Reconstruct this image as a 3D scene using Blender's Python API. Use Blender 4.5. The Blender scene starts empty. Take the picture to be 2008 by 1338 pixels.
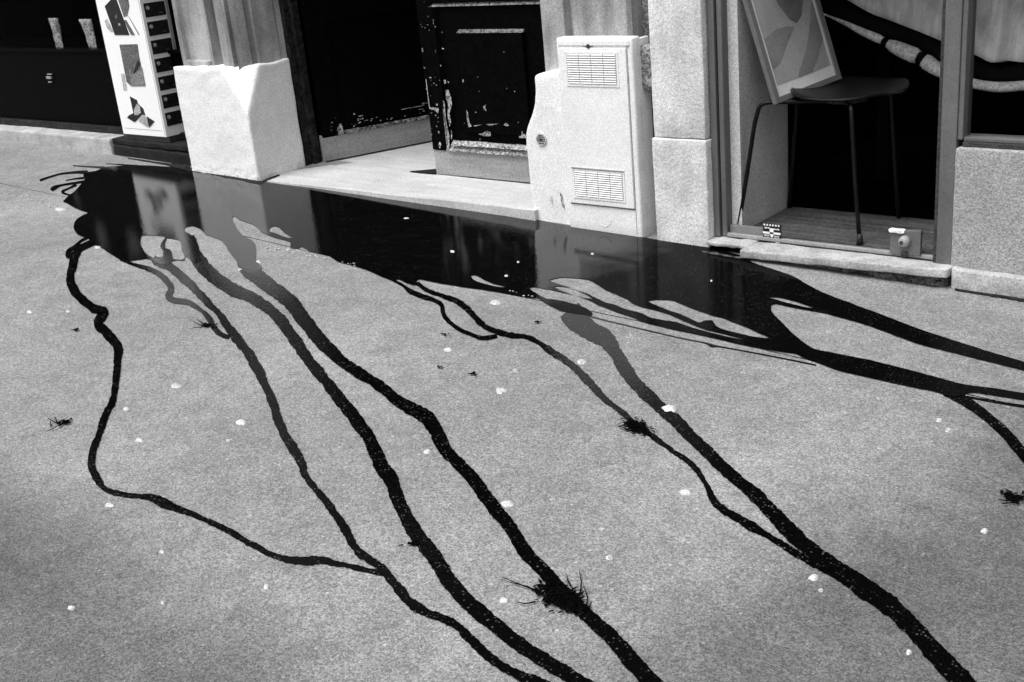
import bpy, bmesh, math, random
from mathutils import Vector, Matrix, noise
random.seed(7)
R = math.radians
scn = bpy.context.scene
COL = scn.collection

# ------------------------------------------------------------ camera, sky, sun
PITCH, ROLL, YAW, FPX, CAMH = R(20.72), R(-5.625), R(40.96), 2280.0, 1.45
def cam_axes():
    f = Vector((-math.sin(YAW)*math.cos(PITCH), math.cos(YAW)*math.cos(PITCH), -math.sin(PITCH)))
    rt = Vector((math.cos(YAW), math.sin(YAW), 0)); up = rt.cross(f)
    c, s = math.cos(ROLL), math.sin(ROLL)
    return c*rt+s*up, -s*rt+c*up, f
RT, UP, FW = cam_axes()
CAM = Vector((0, 0, CAMH))
cd = bpy.data.cameras.new('camera'); co = bpy.data.objects.new('camera', cd); COL.objects.link(co)
cd.sensor_width = 36; cd.lens = FPX/2008*36; cd.clip_end = 500; cd.clip_start = .05
m = Matrix((RT, UP, -FW)).transposed().to_4x4(); m.translation = CAM; co.matrix_world = m
scn.camera = co

SUN_EL, SUN_AZ = R(67), R(-14)          # azimuth from -Y towards +X
w = bpy.data.worlds.new('World'); scn.world = w; w.use_nodes = True
nt = w.node_tree; bg = nt.nodes['Background']; bg.inputs[1].default_value = .105
sk = nt.nodes.new('ShaderNodeTexSky'); sk.sky_type = 'NISHITA'; sk.sun_disc = False
sk.sun_elevation = SUN_EL; sk.sun_rotation = math.pi - SUN_AZ; sk.dust_density = 3; sk.air_density = 1
bw = nt.nodes.new('ShaderNodeRGBToBW'); nt.links.new(sk.outputs[0], bw.inputs[0]); nt.links.new(bw.outputs[0], bg.inputs[0])
sl = bpy.data.lights.new('sun', 'SUN'); sl.energy = 1.5; sl.angle = R(38); sl.color = (1, 1, 1)
so = bpy.data.objects.new('sun', sl); COL.objects.link(so)
sd = Vector((math.sin(SUN_AZ)*math.cos(SUN_EL), -math.cos(SUN_AZ)*math.cos(SUN_EL), math.sin(SUN_EL)))
so.rotation_euler = sd.to_track_quat('Z', 'Y').to_euler()
scn.view_settings.view_transform = 'Standard'; scn.view_settings.look = 'None'
scn.view_settings.exposure = 1.1; scn.view_settings.gamma = 1; scn.view_settings.use_curve_mapping = False
scn.render.engine = 'CYCLES'

# ------------------------------------------------------------ tracing: pixel of the photo -> point on a real plane
def ray(u, v): return RT*((u-1004)/FPX) + UP*(-(v-669)/FPX) + FW
def g(x, y): return -.024*(x+5.65) - .015*(4.33-y)
def G(u, v, off=0):
    d = ray(u, v); n = Vector((.024, -.015, 1)); k = -.024*5.65-.015*4.33+off
    return CAM + d*((k-n.dot(CAM))/n.dot(d))
def PY(u, v, y): d = ray(u, v); return CAM + d*(y/d.y)
def PX(u, v, x): d = ray(u, v); return CAM + d*(x/d.x)
def PZ(u, v, z): d = ray(u, v); return CAM + d*((z-CAMH)/d.z)

# ------------------------------------------------------------ materials
MATS = {}
def mat(name, v, rough=.8, grain=(260, .12), blot=(3, .1), bump=None, spec=.5, coat=0, streak=None, metallic=0):
    if name in MATS: return MATS[name]
    M = bpy.data.materials.new(name); M.use_nodes = True; T = M.node_tree; N = T.nodes; L = T.links
    b = N['Principled BSDF']; tc = N.new('ShaderNodeTexCoord')
    def nz(sc, det=2, vec=None, r=.5):
        n = N.new('ShaderNodeTexNoise'); n.inputs['Scale'].default_value = sc; n.inputs['Detail'].default_value = det
        n.inputs['Roughness'].default_value = r; L.new(vec or tc.outputs['Object'], n.inputs['Vector']); return n.outputs['Fac']
    def rng(x, a, c, lo=.3, hi=.7):
        q = N.new('ShaderNodeMapRange'); q.inputs[1].default_value = lo; q.inputs[2].default_value = hi
        q.inputs[3].default_value = a; q.inputs[4].default_value = c; L.new(x, q.inputs[0]); return q.outputs[0]
    def mul(x, y):
        q = N.new('ShaderNodeMath'); q.operation = 'MULTIPLY'; L.new(x, q.inputs[0]); L.new(y, q.inputs[1]); return q.outputs[0]
    ga = grain[1]*2.1
    vo = N.new('ShaderNodeTexVoronoi'); vo.inputs['Scale'].default_value = min(grain[0], 240); L.new(tc.outputs['Object'], vo.inputs['Vector'])
    sc0 = N.new('ShaderNodeSeparateColor'); L.new(vo.outputs['Color'], sc0.inputs[0])
    val = rng(sc0.outputs[0], v*max(.05, 1-ga), min(v*(1+ga), max(.93, v)), 0, 1)
    if blot: val = mul(val, rng(nz(blot[0], 5, r=.6), 1-blot[1], 1+blot[1]))
    if streak:
        mp = N.new('ShaderNodeMapping'); mp.inputs['Scale'].default_value = streak[0]; L.new(tc.outputs['Object'], mp.inputs[0])
        if name == 'pale_linen': mp.inputs['Rotation'].default_value = (0, R(48), 0)
        val = mul(val, rng(nz(1, 4, mp.outputs[0], .6), 1-streak[1], 1+streak[1]*.4, .4, .65))
    L.new(val, b.inputs['Base Color'])
    b.inputs['Roughness'].default_value = rough; b.inputs['Specular IOR Level'].default_value = spec
    b.inputs['Metallic'].default_value = metallic; b.inputs['Coat Weight'].default_value = coat
    if bump:
        bn = N.new('ShaderNodeBump'); bn.inputs['Strength'].default_value = bump[1]; bn.inputs['Distance'].default_value = bump[2]
        L.new(nz(bump[0], 5, r=.6), bn.inputs['Height']); L.new(bn.outputs[0], b.inputs['Normal'])
    MATS[name] = M; return M

def asphalt_mat():
    M = bpy.data.materials.new('asphalt'); M.use_nodes = True; T = M.node_tree; N = T.nodes; L = T.links
    b = N['Principled BSDF']; tc = N.new('ShaderNodeTexCoord'); V = tc.outputs['Object']
    def nz(sc, det=2, r=.5):
        n = N.new('ShaderNodeTexNoise'); n.inputs['Scale'].default_value = sc; n.inputs['Detail'].default_value = det
        n.inputs['Roughness'].default_value = r; L.new(V, n.inputs['Vector']); return n.outputs['Fac']
    def rng(x, a, c, lo=.3, hi=.7, sm=False):
        q = N.new('ShaderNodeMapRange'); q.inputs[1].default_value = lo; q.inputs[2].default_value = hi
        q.inputs[3].default_value = a; q.inputs[4].default_value = c; L.new(x, q.inputs[0])
        if sm: q.interpolation_type = 'SMOOTHSTEP'
        return q.outputs[0]
    def op(o, x, y):
        q = N.new('ShaderNodeMath'); q.operation = o
        for i, s in enumerate((x, y)):
            if isinstance(s, (int, float)): q.inputs[i].default_value = s
            else: L.new(s, q.inputs[i])
        return q.outputs[0]
    v1 = N.new('ShaderNodeTexVoronoi'); v1.inputs['Scale'].default_value = 230; L.new(V, v1.inputs['Vector'])
    s1 = N.new('ShaderNodeSeparateColor'); L.new(v1.outputs['Color'], s1.inputs[0])
    v2 = N.new('ShaderNodeTexVoronoi'); v2.inputs['Scale'].default_value = 420; L.new(V, v2.inputs['Vector'])
    s2 = N.new('ShaderNodeSeparateColor'); L.new(v2.outputs['Color'], s2.inputs[0])
    val = op('MULTIPLY', rng(s1.outputs[0], .13, .31, 0, 1), rng(s2.outputs[1], .7, 1.3, 0, 1))
    val = op('MULTIPLY', val, rng(nz(60, 3), .88, 1.12))
    val = op('MULTIPLY', val, rng(nz(9, 5, .65), .82, 1.15))
    val = op('MULTIPLY', val, rng(nz(1.3, 3), .82, 1.14))
    # pale stone chips in the asphalt
    vo = N.new('ShaderNodeTexVoronoi'); vo.inputs['Scale'].default_value = 62; L.new(V, vo.inputs['Vector'])
    sepc = N.new('ShaderNodeSeparateColor'); L.new(vo.outputs['Color'], sepc.inputs[0])
    chip = op('MULTIPLY', rng(vo.outputs['Distance'], 1, 0, .1, .32), rng(sepc.outputs[0], 0, 1, .9, .93))
    val = op('ADD', val, op('MULTIPLY', chip, .2))
    # older, darker asphalt patch towards the street; soft edge also paints in light falloff
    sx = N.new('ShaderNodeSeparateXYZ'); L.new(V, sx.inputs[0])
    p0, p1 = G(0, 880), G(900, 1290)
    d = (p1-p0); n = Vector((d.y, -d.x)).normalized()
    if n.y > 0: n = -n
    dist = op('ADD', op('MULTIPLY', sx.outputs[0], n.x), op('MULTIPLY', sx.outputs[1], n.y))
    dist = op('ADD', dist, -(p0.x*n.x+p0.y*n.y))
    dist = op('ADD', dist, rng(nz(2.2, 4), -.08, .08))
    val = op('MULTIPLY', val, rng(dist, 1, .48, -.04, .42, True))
    # light falloff painted into the colour: asphalt darkens towards the right-hand side
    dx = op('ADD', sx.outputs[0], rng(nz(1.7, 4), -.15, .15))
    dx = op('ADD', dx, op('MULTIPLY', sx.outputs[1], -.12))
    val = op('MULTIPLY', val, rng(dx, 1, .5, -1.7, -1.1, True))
    L.new(val, b.inputs['Base Color'])
    b.inputs['Roughness'].default_value = .85; b.inputs['Specular IOR Level'].default_value = .25
    bn = N.new('ShaderNodeBump'); bn.inputs['Strength'].default_value = .5; bn.inputs['Distance'].default_value = .003
    L.new(nz(240, 3), bn.inputs['Height']); L.new(bn.outputs[0], b.inputs['Normal'])
    return M

def wet_mat(name, r0, r1, bumpd, base=.012, speck=.08, ior=1.33, x0=-2.98, x1=-2.72):
    """wet asphalt: near-black stone under a smooth film of water, pale chips poking out here and there"""
    M = bpy.data.materials.new(name); M.use_nodes = True; T = M.node_tree; N = T.nodes; L = T.links
    b = N['Principled BSDF']; tc = N.new('ShaderNodeTexCoord'); V = tc.outputs['Object']
    def nz(sc, det=2, r=.5, vec=None):
        n = N.new('ShaderNodeTexNoise'); n.inputs['Scale'].default_value = sc; n.inputs['Detail'].default_value = det
        n.inputs['Roughness'].default_value = r; L.new(vec or V, n.inputs['Vector']); return n.outputs['Fac']
    def rng(x, a, c, lo=.3, hi=.7):
        q = N.new('ShaderNodeMapRange'); q.inputs[1].default_value = lo; q.inputs[2].default_value = hi
        q.inputs[3].default_value = a; q.inputs[4].default_value = c; L.new(x, q.inputs[0]); return q.outputs[0]
    def op(o, x, y):
        q = N.new('ShaderNodeMath'); q.operation = o
        for i, s in enumerate((x, y)):
            if isinstance(s, (int, float)): q.inputs[i].default_value = s
            else: L.new(s, q.inputs[i])
        return q.outputs[0]
    vo = N.new('ShaderNodeTexVoronoi'); vo.inputs['Scale'].default_value = 110; L.new(V, vo.inputs['Vector'])
    sc_ = N.new('ShaderNodeSeparateColor'); L.new(vo.outputs['Color'], sc_.inputs[0])
    chip = op('MULTIPLY', rng(vo.outputs['Distance'], 1, 0, .1, .4), rng(sc_.outputs[0], 0, 1, .55, .9))
    chip = op('MULTIPLY', chip, rng(nz(14, 3), 0, 1, .38, .62))
    col = op('ADD', rng(nz(200, 2), base*.4, base*1.6), op('MULTIPLY', chip, speck))
    L.new(col, b.inputs['Base Color'])
    b.inputs['IOR'].default_value = 1.33; b.inputs['Specular IOR Level'].default_value = .5
    IOR0 = ior
    sx = N.new('ShaderNodeSeparateXYZ'); L.new(V, sx.inputs[0])
    rr = rng(nz(5, 4), r0, r1)
    rr = op('MAXIMUM', rr, .012); L.new(rr, b.inputs['Roughness'])
    # film thins out towards the stone pier by the shop window: less mirror there
    thin = rng(op('ADD', sx.outputs[0], rng(nz(7, 3), -.06, .06)), IOR0, 1.07, x0, x1)
    L.new(thin, b.inputs['IOR'])
    bn = N.new('ShaderNodeBump'); bn.inputs['Strength'].default_value = .35; bn.inputs['Distance'].default_value = bumpd
    L.new(op('ADD', nz(55, 3, .55), op('MULTIPLY', nz(170, 1), .5)), bn.inputs['Height']); L.new(bn.outputs[0], b.inputs['Normal'])
    return M

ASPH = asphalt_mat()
PUD = wet_mat('puddle_water', -.02, .06, .0009, .002, .04)
WET = wet_mat('wet_asphalt', .07, .15, .002, .0015, .11, 1.27, -2.1, -1.7)
WHITE = mat('white_render', .80, .75, (300, .10), (4, .04), (70, .35, .004), .3)
WHITE2 = mat('cabinet_white', .82, .5, (320, .08), (3, .05), (150, .12, .002), .35)
STONE = mat('pilaster_stone', .33, .85, (280, .12), (5, .2), (60, .4, .004), .2, streak=((8, 8, 1.6), .38))
PIER = mat('pier_stone', .64, .85, (280, .13), (5, .2), (60, .6, .005), .2, streak=((10, 10, 2), .16))
ROUGH = mat('rough_render', .32, .9, (230, .17), (7, .12), (80, .7, .006), .2)
STEP = mat('threshold_stone', .5, .7, (220, .1), (5, .08), (60, .15, .002), .3, streak=((2, 12, 5), .12))
SLAB = mat('sill_stone', .36, .85, (260, .14), (9, .3), (60, .6, .005), .2)
SLABD = mat('sill_mortar', .06, .9, (110, .4), (14, .4), (50, .9, .01), .2)  # crumbling mortar, darkened to paint in the slab's shadow line
BLACK = mat('black_paint', .0012, .55, (60, .3), None, (12, .15, .003), .03)
DARKW = mat('dark_wood_edge', .012, .6, (60, .5), (12, .4), (30, .4, .003), .2)
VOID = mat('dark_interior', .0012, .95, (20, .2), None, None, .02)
KICK = mat('brushed_kickplate', .27, .55, (200, .14), (4, .12), None, .5, streak=((3, 3, 22), .15))
CHIP = mat('bare_wood_paint_loss', .26, .8, (120, .4), (20, .3), (60, .5, .003), .2)
MOULD = mat('lit_moulding_edge', .10, .6, (120, .5), (25, .5), (60, .5, .003), .3)  # paler than the door paint, colouring in light caught by upward edges
SLATE = mat('black_stone_base', .012, .75, (150, .3), (6, .4), (30, .5, .005), .2)
PANEL = mat('sign_white', .88, .35, (400, .03), None, None, .4)
INK = mat('print_black', .012, .4, (90, .3), None, None, .3)
INKM = mat('print_mid_grey', .11, .4, (160, .3), (12, .25), None, .3)
INKL = mat('print_light_grey', .38, .4, (160, .2), (12, .2), None, .3)
INKW = mat('print_white', .75, .4, (160, .08), None, None, .3)
METAL = mat('painted_metal', .13, .45, (300, .08), (6, .12), None, .5, streak=((6, 6, 1.2), .2))
METALL = mat('pale_metal', .28, .45, (300, .1), (6, .12), None, .5)
METALD = mat('dark_metal', .035, .5, (150, .3), None, None, .4)
NICHE = mat('niche_wall', .72, .85, (220, .12), (5, .08), (80, .3, .003), .2)
BOARD = mat('floor_boards', .15, .6, (120, .2), (6, .2), None, .3, streak=((1.2, 30, 1), .5))
LINEN = mat('pale_linen', .95, .9, (240, .08), (5, .1), (30, .3, .006), .1, streak=((26, 4, 3), .28))  # diagonal dark streaks paint fold shading into the cloth
LINEND = mat('dark_trim_and_shadow', .006, .9, (240, .2), (6, .5), None, .1)
CANE = mat('pale_cane', .7, .7, (150, .15), (12, .2), None, .2)
CHAIRM = mat('chair_shell', .007, .42, (300, .1), None, None, .25)
LEGM = mat('chair_leg', .006, .4, (300, .1), None, None, .3)
GUM = mat('chewing_gum', .5, .8, (180, .15), (40, .15), (120, .5, .002), .2)
GUMO = mat('old_chewing_gum', .42, .85, (180, .2), (40, .2), (120, .5, .002), .2)
SOIL = mat('wet_debris', .003, .9, (150, .3), None, None, .02)
GROOVE = mat('joint_dirt', .02, .95, (120, .4), None, None, .1)
PAPER = mat('pale_paper', .36, .7, (150, .35), (18, .4), None, .2)
GLASS = bpy.data.materials.new('window_glass'); GLASS.use_nodes = True
_t = GLASS.node_tree; _t.nodes.remove(_t.nodes['Principled BSDF'])
_a = _t.nodes.new('ShaderNodeBsdfTransparent'); _a.inputs[0].default_value = (.93, .93, .93, 1)
_g = _t.nodes.new('ShaderNodeBsdfGlossy'); _g.inputs['Roughness'].default_value = .03
_f = _t.nodes.new('ShaderNodeFresnel'); _f.inputs[0].default_value = 1.035
_m = _t.nodes.new('ShaderNodeMixShader'); _t.links.new(_f.outputs[0], _m.inputs[0]); _t.links.new(_a.outputs[0], _m.inputs[1]); _t.links.new(_g.outputs[0], _m.inputs[2])
_t.links.new(_m.outputs[0], _t.nodes['Material Output'].inputs[0])

# ------------------------------------------------------------ building helpers
def link(name, me, material, parent=None, **props):
    o = bpy.data.objects.new(name, me); COL.objects.link(o)
    if material and not me.materials: me.materials.append(material)
    if parent:
        o.parent = parent; o.matrix_parent_inverse = Matrix.Translation(parent.location).inverted()
    for k, v in props.items(): o[k] = v
    return o
def thing(name, loc, label, category, group=None):
    o = bpy.data.objects.new(name, None); COL.objects.link(o); o.location = loc; o.empty_display_size = .1
    o['label'] = label; o['category'] = category
    if group: o['group'] = group
    return o
class MB:
    def __init__(s): s.bm = bmesh.new()
    def box(s, a, b, bev=0, rot=None):
        r = bmesh.ops.create_cube(s.bm, size=1); vs = r['verts']
        c = [(a[i]+b[i])/2 for i in range(3)]; d = [abs(b[i]-a[i]) for i in range(3)]
        for v in vs: v.co = Vector((v.co.x*d[0], v.co.y*d[1], v.co.z*d[2])) + Vector(c)
        if rot:
            for v in vs: v.co = rot @ v.co
        if bev:
            es = list({e for v in vs for e in v.link_edges})
            bmesh.ops.bevel(s.bm, geom=es, offset=bev, segments=2, profile=.6, affect='EDGES')
        return s
    def prism(s, pts, ext, bev=0):
        """closed outline of 3-D points swept along vector ext"""
        ext = Vector(ext); a = [s.bm.verts.new(Vector(p)) for p in pts]; b = [s.bm.verts.new(Vector(p)+ext) for p in pts]
        n = len(pts); f = [s.bm.faces.new(a), s.bm.faces.new(b[::-1])]
        for i in range(n): f.append(s.bm.faces.new((a[i], b[i], b[(i+1) % n], a[(i+1) % n])))
        bmesh.ops.recalc_face_normals(s.bm, faces=f)
        if bev:
            bmesh.ops.bevel(s.bm, geom=list({e for q in f for e in q.edges}), offset=bev, segments=2, profile=.6, affect='EDGES')
        return s
    def tube(s, pts, rad, seg=10, cap=True):
        pts = [Vector(p) for p in pts]; rings = []
        rads = rad if isinstance(rad, (list, tuple)) else [rad]*len(pts)
        up = Vector((0, 0, 1)); pu = None
        for i, p in enumerate(pts):
            t = (pts[min(i+1, len(pts)-1)]-pts[max(i-1, 0)]).normalized()
            if pu is None:
                pu = t.orthogonal().normalized()
            pu = (pu - t*pu.dot(t)).normalized(); q = t.cross(pu)
            rings.append([s.bm.verts.new(p+(pu*math.cos(2*math.pi*k/seg)+q*math.sin(2*math.pi*k/seg))*rads[i]) for k in range(seg)])
        for a, b in zip(rings, rings[1:]):
            for k in range(seg):
                f = s.bm.faces.new((a[k], a[(k+1) % seg], b[(k+1) % seg], b[k])); f.smooth = True
        if cap: s.bm.faces.new(rings[0][::-1]); s.bm.faces.new(rings[-1])
        return s
    def cyl(s, a, b, r, seg=24): return s.tube([a, b], r, seg)
    def rough(s, amt, sc=9, cut=0):
        """worn, uneven faces and edges"""
        if cut:
            es = [e for e in s.bm.edges if e.calc_length() > cut]
            for _ in range(6):
                es = [e for e in s.bm.edges if e.calc_length() > cut]
                if not es: break
                bmesh.ops.subdivide_edges(s.bm, edges=es, cuts=1, use_grid_fill=True)
        s.bm.normal_update()
        for v in s.bm.verts:
            v.co += noise.noise_vector(v.co*sc)*amt + noise.noise_vector(v.co*sc*4)*amt*.4
        return s
    def build(s, name, material, parent=None, smooth=False, **props):
        bmesh.ops.recalc_face_normals(s.bm, faces=s.bm.faces)
        if smooth:
            for f in s.bm.faces: f.smooth = True
        me = bpy.data.meshes.new(name); s.bm.to_mesh(me); s.bm.free()
        return link(name, me, material, parent, **props)
def catmull(P, step):
    out = []
    n = len(P)
    for i in range(n-1):
        p0, p1, p2, p3 = P[max(i-1, 0)], P[i], P[i+1], P[min(i+2, n-1)]
        L = math.dist(p1[:2], p2[:2]); k = max(1, int(L/step))
        for j in range(k):
            t = j/k
            out.append(tuple(.5*((2*b)+(-a+c)*t+(2*a-5*b+4*c-d)*t*t+(-a+3*b-3*c+d)*t**3) for a, b, c, d in zip(p0, p1, p2, p3)))
    out.append(tuple(P[-1])); return out

# ------------------------------------------------------------ ground
SEAM = [(-60, 4.6), (-12, 3.84), (-7.25, 3.60), (-5.80, 3.578), (-3.92, 3.482), (-2.25, 3.457), (-1.65, 3.422), (-.9, 3.40), (60, 2.6)]
def sheet(name, pts, off, material, **p):
    bm = bmesh.new(); vs = [bm.verts.new((x, y, g(x, y)+off)) for x, y in pts]; f = bm.faces.new(vs); bmesh.ops.triangulate(bm, faces=[f])
    me = bpy.data.meshes.new(name); bm.to_mesh(me); bm.free(); return link(name, me, material, None, **p)
sheet('ground', [(-60, -60), (60, -60), (60, 60), (-60, 60)], -.03, GROOVE, kind='structure')
def wob(x): return .0025*noise.noise(Vector((x*30, 1, 0)))+.004*noise.noise(Vector((x*6, 2, 0)))
SE = []
for (x0, y0), (x1, y1) in zip(SEAM, SEAM[1:]):
    n = max(1, int(abs(x1-x0)/.03)) if x1 > -9 and x0 < 1 and abs(x1-x0) < 10 else 1
    for i in range(n): t = i/n; x = x0+(x1-x0)*t; SE.append((x, y0+(y1-y0)*t+wob(x)))
SE.append(SEAM[-1])
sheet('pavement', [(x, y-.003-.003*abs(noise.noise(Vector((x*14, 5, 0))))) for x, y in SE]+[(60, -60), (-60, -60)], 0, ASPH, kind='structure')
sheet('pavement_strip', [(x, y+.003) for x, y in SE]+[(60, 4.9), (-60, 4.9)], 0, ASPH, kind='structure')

# ------------------------------------------------------------ water
def wet_poly(name, loops, off, material, jit=.0035, label=None):
    cu = bpy.data.curves.new(name, 'CURVE'); cu.dimensions = '2D'; cu.fill_mode = 'BOTH'
    for li, lp in enumerate(loops):
        P = []
        n = len(lp)
        W = [G(*p) for p in lp]
        for i in range(n):
            a, b, c, d = W[i-1], W[i], W[(i+1) % n], W[(i+2) % n]; L = (c-b).length; k = max(1, int(L/.008))
            for j in range(k):
                t = j/k
                # mostly straight segments, softened at corners
                q = b.lerp(c, t); s_ = .5*((2*b)+(-a+c)*t+(2*a-5*b+4*c-d)*t*t+(-a+3*b-3*c+d)*t**3)
                if L < .25: q = q.lerp(s_, .6)
                nv = noise.noise_vector(q*60)*jit*.7+noise.noise_vector(q*17)*jit+noise.noise_vector(q*190)*jit*.35
                P.append((q.x+nv.x, q.y+nv.y))
        sp = cu.splines.new('POLY'); sp.points.add(len(P)-1); sp.use_cyclic_u = True
        for pt, (x, y) in zip(sp.points, P): pt.co = (x, y, 0, 1)
    tmp = bpy.data.objects.new('tmp', cu); COL.objects.link(tmp)
    dg = bpy.context.evaluated_depsgraph_get(); me = bpy.data.meshes.new_from_object(tmp.evaluated_get(dg))
    bpy.data.objects.remove(tmp); me.name = name
    for v in me.vertices: v.co.z = g(v.co.x, v.co.y)+off
    bm = bmesh.new(); bm.from_mesh(me)
    bm.normal_update()
    fl = [f for f in bm.faces if f.normal.z < 0]
    if fl: bmesh.ops.reverse_faces(bm, faces=fl)
    bm.to_mesh(me); bm.free()
    o = link(name, me, None, None, kind='structure')
    me.materials.clear(); me.materials.append(material)
    if label: o['label'] = label
    return o
def z1(*p): return [(60+x/3.345, 300+y/3.345) for x, y in p]
def z2(*p): return [(600+x/3.822, 350+y/3.822) for x, y in p]
def z3(*p): return [(1000+x/3.345, 420+y/3.345) for x, y in p]
def z4(*p): return [(1500+x/3.345, 500+y/3.345) for x, y in p]
OUT = (z1((215,322),(250,285),(290,255),(340,200),(355,175),(345,150),(365,132),(430,122),(480,100),(520,92),(600,88),(700,85),(800,88),(900,95),(1000,103),(1060,108))
  + [(400,335),(440,342),(475,350),(508,357),(560,364),(620,371),(700,381),(800,390),(870,397),(950,406),(1000,411),(1046,416),(1052,432),(1116,444),(1180,454),(1257,466),(1290,472),(1388,483),(1402,488),(1450,502),(1472,514),
     (1483,519),(1549,541),(1580,558),(1614,576),(1694,606),(1799,646),(1889,676),(2008,712),(2120,746),(2120,764),(2008,729),(1889,699),(1799,676),(1709,643),(1665,629),(1623,618)]
  + z4((330,378),(240,362),(150,345),(70,328),(45,335),(38,352),(50,390),(100,440),(170,510),(240,570),(325,625),(480,655),(700,700),(1000,775),(1300,855),(1500,882),(1699,915))
  + [(2120,795),(2120,812),(2008,787),(1948,778),(1905,772),(1871,781)] + z4((1100,900),(980,878),(850,850),(700,815),(500,770),(370,725),(250,680),(200,655),(90,640),(0,625))
  + z3((1500,860),(1300,812),(1100,770),(900,722),(800,683),(700,650),(610,615),(555,590),(520,572),(430,542),(330,517),(240,497),(165,485),(128,490),(150,512),(190,535),(240,560),(280,566),(330,574),(400,590),(460,608),(510,630),(540,655),(525,675),(470,665),(400,655),(330,640),(270,612),(215,580))
  + z2((1740,905),(1650,898),(1500,870),(1350,845),(1250,832),(1100,808),(1000,792),(920,776),(850,762),(832,770),(832,800),(800,806),(750,790),(700,765),(672,765),(650,775),(560,740),(500,712),(420,680),(330,655),(240,630),(180,592),(130,577),(60,560),(20,545))
  + z1((1800,632),(1775,620),(1762,628),(1730,632),(1705,625),(1700,590),(1600,560),(1560,545),(1520,528),(1490,495),(1450,470),(1390,452),(1360,438),(1328,418),(1325,440),(1350,495),(1390,545),(1440,572),(1470,600),(1478,650),(1480,700),(1500,735),(1520,760),(1480,790),(1440,800),(1400,775),(1380,755),(1340,700),(1300,650),(1270,600),(1240,575),(1190,555),(1150,540),(1110,502),(1060,485),(1020,492),(1005,515),(1040,535),(1070,555),(1095,600),(1100,660),(1120,700),(1090,725),(1050,710),(1020,685),(1005,712),(960,708),(930,715),(900,740),(850,735),(800,712),(760,700),(700,708),(640,715),(600,712),(560,690),(500,652),(460,625),(430,610),(395,610),(380,600),(385,570),(355,560),(310,540),(290,515),(283,490),(290,460),(305,438),(340,415),(375,398),(330,382),(290,365),(240,335))
)
HOLES = [
  z1((730,548),(800,545),(880,555),(862,590),(850,620),(868,650),(870,680),(850,698),(800,690),(755,662),(735,630),(722,600)),
  z1((892,565),(970,578),(988,600),(990,640),(1012,690),(985,705),(935,700),(928,665),(915,640),(882,625)),
  z1((1570,497),(1600,486),(1625,492),(1665,528),(1715,562),(1680,560),(1640,545),(1600,530),(1565,520)),
  z3((255,440),(330,422),(430,425),(510,437),(560,460),(630,505),(700,535),(760,562),(820,600),(900,625),(970,642),(1050,667),(1130,702),(1210,737),(1290,766),(1400,792),(1550,832),(1700,866),(1768,879),(1600,845),(1400,805),(1200,752),(1090,715),(1000,702),(920,685),(860,655),(800,640),(740,625),(690,600),(640,590),(600,575),(560,553),(510,530),(440,505),(370,480),(300,458)),
  z3((290,482),(340,480),(400,492),(450,512),(500,535),(545,560),(500,558),(440,545),(380,525),(330,505)),
  z3((905,578),(960,568),(1060,572),(1110,590),(1160,612),(1250,645),(1330,672),(1400,690),(1480,722),(1550,750),(1620,782),(1700,818),(1600,812),(1500,788),(1400,765),(1350,740),(1330,705),(1280,706),(1240,718),(1180,690),(1110,660),(1050,640),(980,615)),
  z4((15,286),(70,284),(120,292),(190,310),(260,332),(330,356),(250,346),(150,322),(70,298)),
  z2((1238,735),(1262,731),(1300,745),(1340,770),(1400,795),(1500,822),(1440,820),(1370,805),(1300,785),(1255,765)),
]
wet_poly('puddle', [OUT]+HOLES, .0045, PUD, .0022, 'black mirror-like puddle running along the shop fronts')

def trail(label, P, off, fringe=1.35, name='water_trail', m=None):
    """P: (u, v, width_px); edges are traced in the picture and laid on the pavement"""
    Q = catmull(P, 3.0); bm = bmesh.new(); prev = None
    sd_ = random.random()*90
    for i, (u, v, w_) in enumerate(Q):
        a = Q[max(i-1, 0)]; b = Q[min(i+1, len(Q)-1)]; dx, dy = b[0]-a[0], b[1]-a[1]; L = math.hypot(dx, dy) or 1
        nx, ny = -dy/L, dx/L; s = i*3.0
        def e(k): return fringe*(2.0*noise.noise(Vector((s*.045, sd_+k, 0)))+1.5*noise.noise(Vector((s*.16, sd_+k, 3)))+1.1*noise.noise(Vector((s*.5, sd_+k, 7))))*min(1, w_/16)
        w_ *= .80 if w_ > 12 else .9
        h1, h2 = w_/2+e(0), w_/2+e(20)
        pl = G(u+nx*h1, v+ny*h1, off); pr = G(u-nx*h2, v-ny*h2, off); pc = G(u, v, off)
        cur = [bm.verts.new(pl), bm.verts.new(pc), bm.verts.new(pr)]
        if prev:
            bm.faces.new((prev[0], prev[1], cur[1], cur[0])); bm.faces.new((prev[1], prev[2], cur[2], cur[1]))
        prev = cur
    bm.normal_update()
    for f in bm.faces:
        if f.normal.z < 0: f.normal_flip()
    me = bpy.data.meshes.new(name); bm.to_mesh(me); bm.free()
    return link(name, me, m or WET, None, kind='structure', label=label)
trail('leftmost wet trail that bends sharply and joins the next one', [(184,474,16),(166,482,17),(153,491,20),(144,515,21),(138,551,21),(150,575,23),(180,602,20),(204,612,24),(192,634,22),(209,653,24),(230,680,24),(231,700,19),(228,740,17),(221,785,16),(207,812,18),(195,850,17),(182,885,18),(180,912,19),(190,938,18),(208,960,14),(245,970,12),(292,975,15),(318,985,27),(345,996,17),(400,1018,13),(450,1042,15),(500,1071,15),(545,1092,14),(590,1100,20),(630,1099,19),(670,1107,13),(720,1118,12),(762,1127,12)], .0030)
trail('small looped wet trail beside the leftmost one', [(176,464,7),(160,472,6),(146,484,7),(134,494,11),(133,505,7),(142,497,6)], .0024, .4)
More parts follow.
